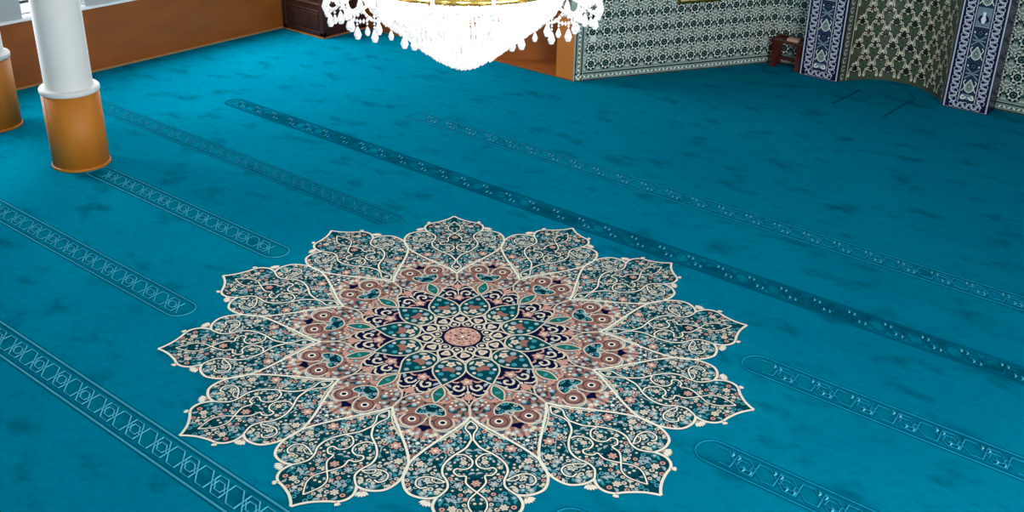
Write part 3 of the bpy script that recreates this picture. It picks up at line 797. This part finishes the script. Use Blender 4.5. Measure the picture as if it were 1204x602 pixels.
band(-1 * s_, -3.6, -.83, (0, 1), line=M_); band(-1 * s_, .80, 3.4, (1, 0), line=F_, glint_ticks=True)
band(0, -2.27, -.94, (0, 1), line=M_); band(0, .93, 3.4, (1, 0), line=F_, glint_ticks=True)
band(1 * s_, -3.6, -.82, (0, 1), line=F_); band(1 * s_, .80, 3.4, (1, 0), line=F_, glint_ticks=True)
band(2 * s_, -2.65, 3.4, (1, 0), 'dark_band_pile', 'yarn_and_shade_dark_teal', glint_ticks=True)
band(3 * s_, -1.75, 3.4, (0, 0), 'pile', F_, glint_ticks=True)
# faint niche outline woven in front of the prayer niche
D = Draw(floor_map, ['yarn_and_shade_dark_teal'])
for pts in ([(-.15, 3.284), (-.141, 3.64), (-.03, 3.53)], [(.091, 3.79), (.162, 3.706), (.153, 3.27)]):
    D.line(pts, .012, 'yarn_and_shade_dark_teal', 1)
D.build('woven_niche_outline', carpet)

# ================================================================== COLUMNS
def column(x, y, label):
    o = empty('column', (x, y, 0), label, 'column', 'round columns by the left wall')
    r = .1265 * R; zt = .352 * R
    m = MB(['oak']); m.lathe([(0, .0), (r, .0), (r, zt), (0, zt)], 'oak', n=64); c = m.build('wooden_cladding', o)
    m = MB(['oak']); m.box(-.003, .003, r - .0008, r + .0012, .03, zt, 'panel_wood'); m.box(-.003, .003, -r - .0012, -r + .0008, .03, zt, 'panel_wood'); m.build('cladding_joint', o)
    m = MB(['panel_wood_light']); m.lathe([(r - .02, 0), (r + .012, 0), (r + .012, .022), (r + .003, .03), (r - .02, .03)], 'oak', n=64); m.build('base_ring', o)
    m = MB(['white_paint']); m.lathe([(.05, zt), (r + .004, zt), (r + .012, zt + .012), (r + .012, zt + .042), (r + .002, zt + .056), (.2, zt + .058)], 'white_paint', n=64); m.build('collar', o)
    s = .1045 * R
    m = MB(['white_paint']); m.lathe([(s + .012, zt + .055), (s, zt + .075), (s, CEIL)], 'white_paint', n=64); m.build('shaft', o)
    return o
column(-2.406 * R, .006 * R, 'white round column with oak-clad foot, whole foot in view, at upper left')
column(-3.185 * R, -.01 * R, 'oak-clad column cut by the left edge of the photo, close to the panelled wall')

# ================================================================== CORNER CABINET
def cabinet():
    x0, x1, y0, y1, h = WL + .055, -3.235 * R, 2.235 * R, BW - .036, 1.15
    o = empty('corner_cabinet', ((x0 + x1) / 2, (y0 + y1) / 2, 0), 'dark brown panelled wooden cabinet standing in the far corner behind the chandelier', 'cabinet')
    w, d = (x1 - x0) / 2, (y1 - y0) / 2
    m = MB(['dark_wood']); m.box(-w + .02, w - .02, -d + .02, d, 0, h, 'dark_wood'); m.build('body', o)
    for sx, sy in ((-1, -1), (1, -1), (1, 1)):
        m = MB(['dark_wood']); cx, cy = sx * (w - .04), sy * (d - .04) if sy < 0 else d - .05
        m.box(cx - .04, cx + .04, cy - .04, cy + .04, 0, h, 'dark_wood'); m.build('corner_post', o, .008)
    for z, t, e in ((0, .09, .01), (.40, .02, .004), (.50, .035, .014), (1.1, .06, .02)):
        m = MB(['dark_wood']); m.box(-w + .01, w + e - .01, -d - e + .01, d, z, z + t, 'dark_wood'); m.build('moulding', o, .008)
    for i in range(3):
        a0 = -w + .11 + i * (2 * w - .18) / 3; a1 = a0 + (2 * w - .18) / 3 - .04
        b0 = -d + .11 + i * (2 * d - .18) / 3; b1 = b0 + (2 * d - .18) / 3 - .04
        for z0, z1 in ((.13, .38), (.57, 1.06)):
            m = MB(['dark_wood']); m.box(a0, a1, -d + .006, -d + .03, z0, z1, 'dark_wood'); m.build('raised_panel', o, .01)
            m = MB(['dark_wood']); m.box(w - .03, w - .006, b0, b1, z0, z1, 'dark_wood'); m.build('raised_panel', o, .01)
    m = MB(['brass']); m.box(-w + .1, w - .1, -d - .006, -d + .002, .512, .520, 'brass'); m.build('inlay_strip', o)
    m = MB(['brass']); m.box(w - .002, w + .006, -d + .1, d - .15, .512, .520, 'brass'); m.build('inlay_strip', o)
    m = MB(['panel_wood_light']); m.box(-w, w + .012, -d - .012, -d + .012, 0, .02, 'panel_wood_light'); m.box(w - .012, w + .012, -d, d, 0, .02, 'panel_wood_light'); m.build('base_strip', o)
cabinet()

# ================================================================== LOW TABLE AND BOOK
def low_table():
    cx, cy = -.672 * R, 3.765 * R; w, d, h = .098 * R, .046 * R, .172 * R
    o = empty('low_table', (cx, cy, 0), 'small low reddish wooden table between the floral tiled wall and the navy pillar', 'table')
    m = MB(['red_wood']); m.box(-w - .02, w + .02, -d - .015, d + .01, h - .03, h, 'red_wood'); m.build('tabletop', o, .006)
    m = MB(['red_wood']); m.box(-w - .02, w + .02, d - .012, d + .01, h, h + .03, 'red_wood'); m.build('back_lip', o, .004)
    for sx in (-1, 1):
        m = MB(['red_wood']); X = sx * (w - .035)
        prof = [(-d, 0), (-d + .05, 0), (-d + .07, .06), (d - .07, .06), (d - .05, 0), (d, 0), (d * .8, h * .5), (d, h - .03), (-d, h - .03), (-d * .8, h * .5)]
        m.face([(X - .042, a, z) for a, z in reversed(prof)], 'red_wood'); m.face([(X + .042, a, z) for a, z in prof], 'red_wood')
        for i in range(len(prof)):
            a, b = prof[i], prof[(i + 1) % len(prof)]
            m.face([(X - .042, *a), (X - .042, *b), (X + .042, *b), (X + .042, *a)], 'red_wood')
        m.build('leg', o)
    m = MB(['red_wood']); m.box(-w + .07, w - .07, -.012, .012, h * .25, h * .25 + .045, 'red_wood'); m.build('stretcher', o, .004)
    b = empty('closed_book', (cx + .055, cy - .01, h), 'pale pink closed book lying on the low reddish table', 'book')
    m = MB(['book_cover']); m.box(-.085, .085, -.06, .06, .001, .005, 'book_cover'); m.box(-.085, .085, -.06, .06, .035, .039, 'book_cover'); m.box(-.085, .085, -.06, -.055, .005, .035, 'book_cover'); m.build('cover', b)
    m = MB(['page_white']); m.box(-.08, .08, -.054, .056, .005, .035, 'page_white'); m.build('pages', b)
low_table()

# ------------------------------------------------------------------ things on the oblique tiled wall
def on_tile(x, z, name, label, cat):
    o = bpy.data.objects.new(name, None); C.objects.link(o)
    ang = math.atan2(td[1], td[0]); n = Vector((tn[0], tn[1], 0)).normalized(); d = Vector((td[0], td[1], 0)).normalized()
    p = Vector((T0[0], T0[1], 0)) + d * x + n * .0075; o.location = (p.x, p.y, z); o.rotation_euler = (0, 0, ang)
    return tag(o, label, cat)
o = on_tile(.106 * R, .251 * R, 'wall_socket', 'white square socket plate on the floral tiled wall', 'socket')
m = MB(['white_plastic']); m.box(-.045, .045, -.012, 0, -.045, .045, 'white_plastic'); m.build('plate', o, .004)
m = MB(['white_plastic']); m.box(-.026, .026, -.016, -.011, -.026, .026, 'white_plastic'); m.build('insert', o, .003)
o = on_tile(.79 * R, .418 * R + .32, 'wall_plaque', 'pale gold framed plaque high on the floral tiled wall, cut by the top edge', 'plaque')
W2, H2 = .145 * R, .32
m = MB(['tile_dark']); m.box(-W2, W2, -.025, 0, -H2, H2, 'panel_dark'); m.build('backing', o)
m = MB(['gold'])
for a in ((-W2, W2, -H2, -H2 + .03), (-W2, W2, H2 - .03, H2), (-W2, -W2 + .03, -H2, H2), (W2 - .03, W2, -H2, H2)): m.box(a[0], a[1], -.04, -.02, a[2], a[3], 'gold')
m.build('frame', o, .004)
for i in range(4):
    a = -W2 + .04 + i * (2 * W2 - .08) / 4; b = a + (2 * W2 - .08) / 4 - .015
    for j in range(4):
        z0 = -H2 + .035 + j * .145; m = MB(['plaque_gold']); m.box(a, b, -.034, -.024, z0, z0 + .13, 'plaque_gold'); m.build('gilded_panel', o, .004)

# ================================================================== CHANDELIER
def chandelier():
    cx, cy = .006 * R, .0 * R
    o = empty('chandelier', (cx, cy, .955 * R), 'huge lit crystal chandelier with a conical basket of strands and hanging drops', 'chandelier')
    def U(z): return (z - .955) * R          # height above the tip
    prof = [(.024, .957), (.046, .968), (.086, .990), (.120, 1.014), (.155, 1.043), (.195, 1.075), (.235, 1.105), (.268, 1.135), (.292, 1.17), (.305, 1.21)]
    # dense strands of beads, row by row
    def bead(m, p, r, h):
        i = len(m.v); m.v += [(p[0] + r, p[1], p[2]), (p[0], p[1] + r, p[2]), (p[0] - r, p[1], p[2]), (p[0], p[1] - r, p[2]), (p[0], p[1], p[2] + h), (p[0], p[1], p[2] - h)]
        for a in range(4):
            b = (a + 1) % 4
            m.f.append([i + a, i + b, i + 4]); m.f.append([i + b, i + a, i + 5]); m.mi += [m.mid('crystal')] * 2; m.smooth += [False] * 2
    m = MB(['crystal'])
    L = [0]
    for i in range(1, len(prof)): L.append(L[-1] + math.hypot(prof[i][0] - prof[i - 1][0], prof[i][1] - prof[i - 1][1]))
    def at(s):
        i = 0
        while i < len(L) - 2 and L[i + 1] < s: i += 1
        t = (s - L[i]) / (L[i + 1] - L[i]); return prof[i][0] * (1 - t) + prof[i + 1][0] * t, prof[i][1] * (1 - t) + prof[i + 1][1] * t
    s = 0; k = 0; br = .0078 * R
    while s < L[-1]:
        r, z = at(s); n = max(8, int(2 * PI * r / (br * 1.75 / R)))
        for a in range(n):
            t = 2 * PI * (a + (.5 if k % 2 else 0)) / n; jr = random.uniform(-.004, .004)
            bead(m, ((r + jr) * R * math.cos(t), (r + jr) * R * math.sin(t), U(z)), br, br * 1.25)
        s += br * 1.45 / R; k += 1
    tag(m.build('crystal_basket', o))
    # bottom cluster of small drops
    m = MB(['crystal'])
    def drop_pts(m, p, r, h, n=8):
        m.lathe([(0, -h), (r * .6, -h * .86), (r, -h * .55), (r * .8, -h * .3), (r * .25, -h * .06), (0, 0)], 'crystal', p, n, sm=False)
    for r, n in ((.044, 14), (.024, 8), (.0, 1)):
        for a in range(n):
            m = MB(['crystal']); t = 2 * PI * a / n; drop_pts(m, (r * R * math.cos(t), r * R * math.sin(t), U(.975) - .0), .016, .045); m.build('bottom_drop', o)
    # gilt rings
    def ring(name, r, z, w, mt='brass'):
        m = MB([mt]); m.lathe([(r * R - .012, U(z) - w), (r * R + .008, U(z) - w), (r * R + .014, U(z)), (r * R + .008, U(z) + w), (r * R - .012, U(z) + w)], mt, n=72, closed=True); return m.build(name, o)
    ring('gilt_ring', .312, 1.222, .018); ring('gilt_ring', .285, 1.29, .022)
    m = MB(['brass'])                                  # pierced gallery between the two rings
    for a in range(48):
        t = 2 * PI * a / 48; t2 = t + 2 * PI / 96
        m.tube([(.306 * R * math.cos(t), .306 * R * math.sin(t), U(1.225)), (.300 * R * math.cos(t2), .300 * R * math.sin(t2), U(1.258)), (.288 * R * math.cos(t), .288 * R * math.sin(t), U(1.29))], .006, 'brass', 6)
    m.build('pierced_gallery', o)
    # arms with candle lamps, swags and drops
    NA = 16; ra = .405
    for a in range(NA):
        t = 2 * PI * (a + .35) / NA; c, s_ = math.cos(t), math.sin(t)
        m = MB(['crystal']); q = smooth([(.29, 1.215), (.325, 1.178), (.365, 1.165), (.395, 1.18), (ra, 1.205)], 5)
        m.tube([(r * R * c, r * R * s_, U(z)) for r, z in q], .011, 'crystal', 8)
        m.lathe([(.005, 0), (.02, .004), (.048, .016), (.05, .02), (.02, .022), (.005, .022)], 'crystal', (ra * R * c, ra * R * s_, U(1.205)), 16)
        arm = m.build('arm', o)
        m = MB(['white_plastic']); m.lathe([(.012, .0), (.012, .075), (.006, .08)], 'white_plastic', (ra * R * c, ra * R * s_, U(1.205) + .022), 12); m.build('candle', arm)
        m = MB(['lit_bulb']); m.lathe([(.004, 0), (.013, .018), (.014, .03), (.006, .055), (.0, .068)], 'lit_bulb', (ra * R * c, ra * R * s_, U(1.205) + .1), 12); m.build('bulb', arm)
    # strings of beads from ring to arm ends and from arm to arm
    for a in range(NA):
        m = MB(['crystal']); t0 = 2 * PI * (a + .35) / NA; t1 = t0 + 2 * PI / NA
        for i in range(13):
            f = i / 12; t = t0 + (t1 - t0) * f; sag = .034 * 4 * f * (1 - f)
            bead(m, (ra * R * math.cos(t), ra * R * math.sin(t), U(1.198 - sag)), .014, .017)
            bead(m, (.345 * R * math.cos(t), .345 * R * math.sin(t), U(1.185 - sag * .9)), .014, .017)
        for i in range(10):
            f = i / 9; r = .31 + (ra - .31) * f
            bead(m, (r * R * math.cos(t0), r * R * math.sin(t0), U(1.212 - .05 * 4 * f * (1 - f) - .01 * f)), .014, .017)
        m.build('bead_swag', o)
    proto = {}
    def pendant(r, t, z, size):
        if size not in proto:
            m = MB(['crystal'])
            for j in range(2): bead(m, (0, 0, -.012 - j * .024), .0105, .012)
            m.lathe([(0, -.052 - size), (size * .18, -.052 - size * .95), (size * .30, -.052 - size * .62), (size * .20, -.052 - size * .3), (size * .07, -.052)], 'crystal', (0, 0, 0), 10, sm=False)
            me = m.build('crystal_drop', o); proto[size] = me; d = me
        else:
            d = proto[size].copy(); C.objects.link(d); d.parent = o
        d.location = (r * R * math.cos(t), r * R * math.sin(t), U(z)); d.rotation_euler = (0, 0, t)
    for a in range(NA):
        t0 = 2 * PI * (a + .35) / NA
        pendant(ra, t0, 1.196, .085)
        pendant(ra, t0 + PI / NA, 1.170, .085)
        pendant(ra, t0 + PI / NA * .5, 1.178, .062); pendant(ra, t0 + PI / NA * 1.5, 1.178, .062)
        pendant(.345, t0 + PI / NA, 1.150, .085)
    # lamps inside the basket
    for a in range(8):
        m = MB(['lit_bulb']); t = 2 * PI * a / 8; m.lathe([(0, -.03), (.02, -.022), (.028, 0), (.02, .022), (0, .03)], 'lit_bulb', (.13 * R * math.cos(t), .13 * R * math.sin(t), U(1.15)), 10); m.build('inner_bulb', o)
    m = MB(['lit_bulb'])
    m.lathe([(0, -.03), (.02, -.022), (.028, 0), (.02, .022), (0, .03)], 'lit_bulb', (0, 0, U(1.05)), 10)
    m.build('inner_bulb', o)
    # upper stem, bowl and chain
    m = MB(['brass']); m.lathe([(.02, U(1.0)), (.02, U(1.25)), (.09, U(1.31)), (.04, U(1.36)), (.03, U(1.5)), (.11, U(1.55)), (.05, U(1.62)), (.02, U(1.75))], 'brass', n=24); m.build('stem', o)
    for a in range(6):
        m = MB(['brass']); t = 2 * PI * a / 6; m.tube([(.285 * R * math.cos(t), .285 * R * math.sin(t), U(1.29)), (.10 * R * math.cos(t), .10 * R * math.sin(t), U(1.47)), (.03 * math.cos(t), .03 * math.sin(t), U(1.6))], .008, 'brass', 6); m.build('stay_rod', o)
    m = MB(['brass']); m.tube([(0, 0, U(1.74)), (0, 0, CEIL - .955 * R - .001)], .014, 'brass', 10); m.build('hanging_rod', o)
    ring_lamps = [(.37 * math.cos(2 * PI * (a + .85) / 16), .37 * math.sin(2 * PI * (a + .85) / 16), 1.235, 2.2) for a in range(16)]
    for (x, y, z, e) in ring_lamps + [(0, 0, 1.03, 9), (.12, 0, 1.13, 11), (-.06, .104, 1.13, 11), (-.06, -.104, 1.13, 11), (0, 0, 1.2, 8)]:
        l = bpy.data.lights.new('basket_lamp', 'POINT'); l.energy = e * 1.5; l.shadow_soft_size = .05; l.color = (1, .97, .92)
        q = bpy.data.objects.new('basket_lamp', l); C.objects.link(q); q.parent = o; q.location = (x * R, y * R, U(z))
chandelier()

# ================================================================== LIGHT
w = bpy.data.worlds.new('sky'); bpy.context.scene.world = w; w.use_nodes = True
bg = w.node_tree.nodes['Background']; bg.inputs[0].default_value = (.92, .97, 1, 1); bg.inputs[1].default_value = WORLD = 1.15
def daylight(x, y0, y1, z0, e, side, z1=WTOP):              # daylight through a window opening, also fill light at the added ones
    l = bpy.data.lights.new('window_daylight_and_fill', 'AREA'); l.shape = 'RECTANGLE'; l.size = (y1 - y0) * R - .1; l.size_y = (z1 - z0) * R - .1
    l.energy = e; l.color = (.96, .98, 1)
    q = bpy.data.objects.new('window_daylight_and_fill', l); C.objects.link(q)
    q.matrix_world = Matrix(((0, 0, -side, x), (side, 0, 0, (y0 + y1) / 2 * R), (0, -1, 0, (z0 + z1) / 2 * R), (0, 0, 0, 1)))
daylight(WL - .29, .462, .84, .25, 50, 1)
daylight(WL - .30, *wins[1], 470, 1)
daylight(WL - .30, *wins[2], 290, 1)  # fill at the added, unseen left window, lifts the left floor
daylight(RW + .28, *ADDED_RWIN, 1150, -1, 1.0)  # fill at the added right opening, lifts the lower right floor

# ================================================================== CAMERA
f, pitch, roll = 1264.39, .4619, .0223
cam = bpy.data.cameras.new('camera'); cam.sensor_width = 36; cam.lens = f / 1204 * 36; cam.clip_end = 100
co = bpy.data.objects.new('camera', cam); C.objects.link(co); bpy.context.scene.camera = co
t39 = math.radians(39)
def to_floor(v): return Vector((v[0] * math.cos(t39) - v[1] * math.sin(t39), v[0] * math.sin(t39) + v[1] * math.cos(t39), v[2]))
c, s = math.cos(pitch), math.sin(pitch)
fw = to_floor((0, c, -s)); up = to_floor((0, s, c)); rt = to_floor((1, 0, 0))
X = rt * math.cos(roll) + up * math.sin(roll); Y = up * math.cos(roll) - rt * math.sin(roll); Z = -fw
co.matrix_world = Matrix(((X.x, Y.x, Z.x, 0), (X.y, Y.y, Z.y, 0), (X.z, Y.z, Z.z, 0), (0, 0, 0, 1)))
co.location = to_floor((.1636 * R, -3.1787 * R, 1.8978 * R))

sc = bpy.context.scene
sc.view_settings.view_transform = 'Standard'; sc.view_settings.look = 'None'; sc.view_settings.exposure = 0; sc.view_settings.gamma = 1
sc.view_settings.use_curve_mapping = False
sc.cycles.use_denoising = True
sc.cycles.max_bounces = 6; sc.cycles.transparent_max_bounces = 12
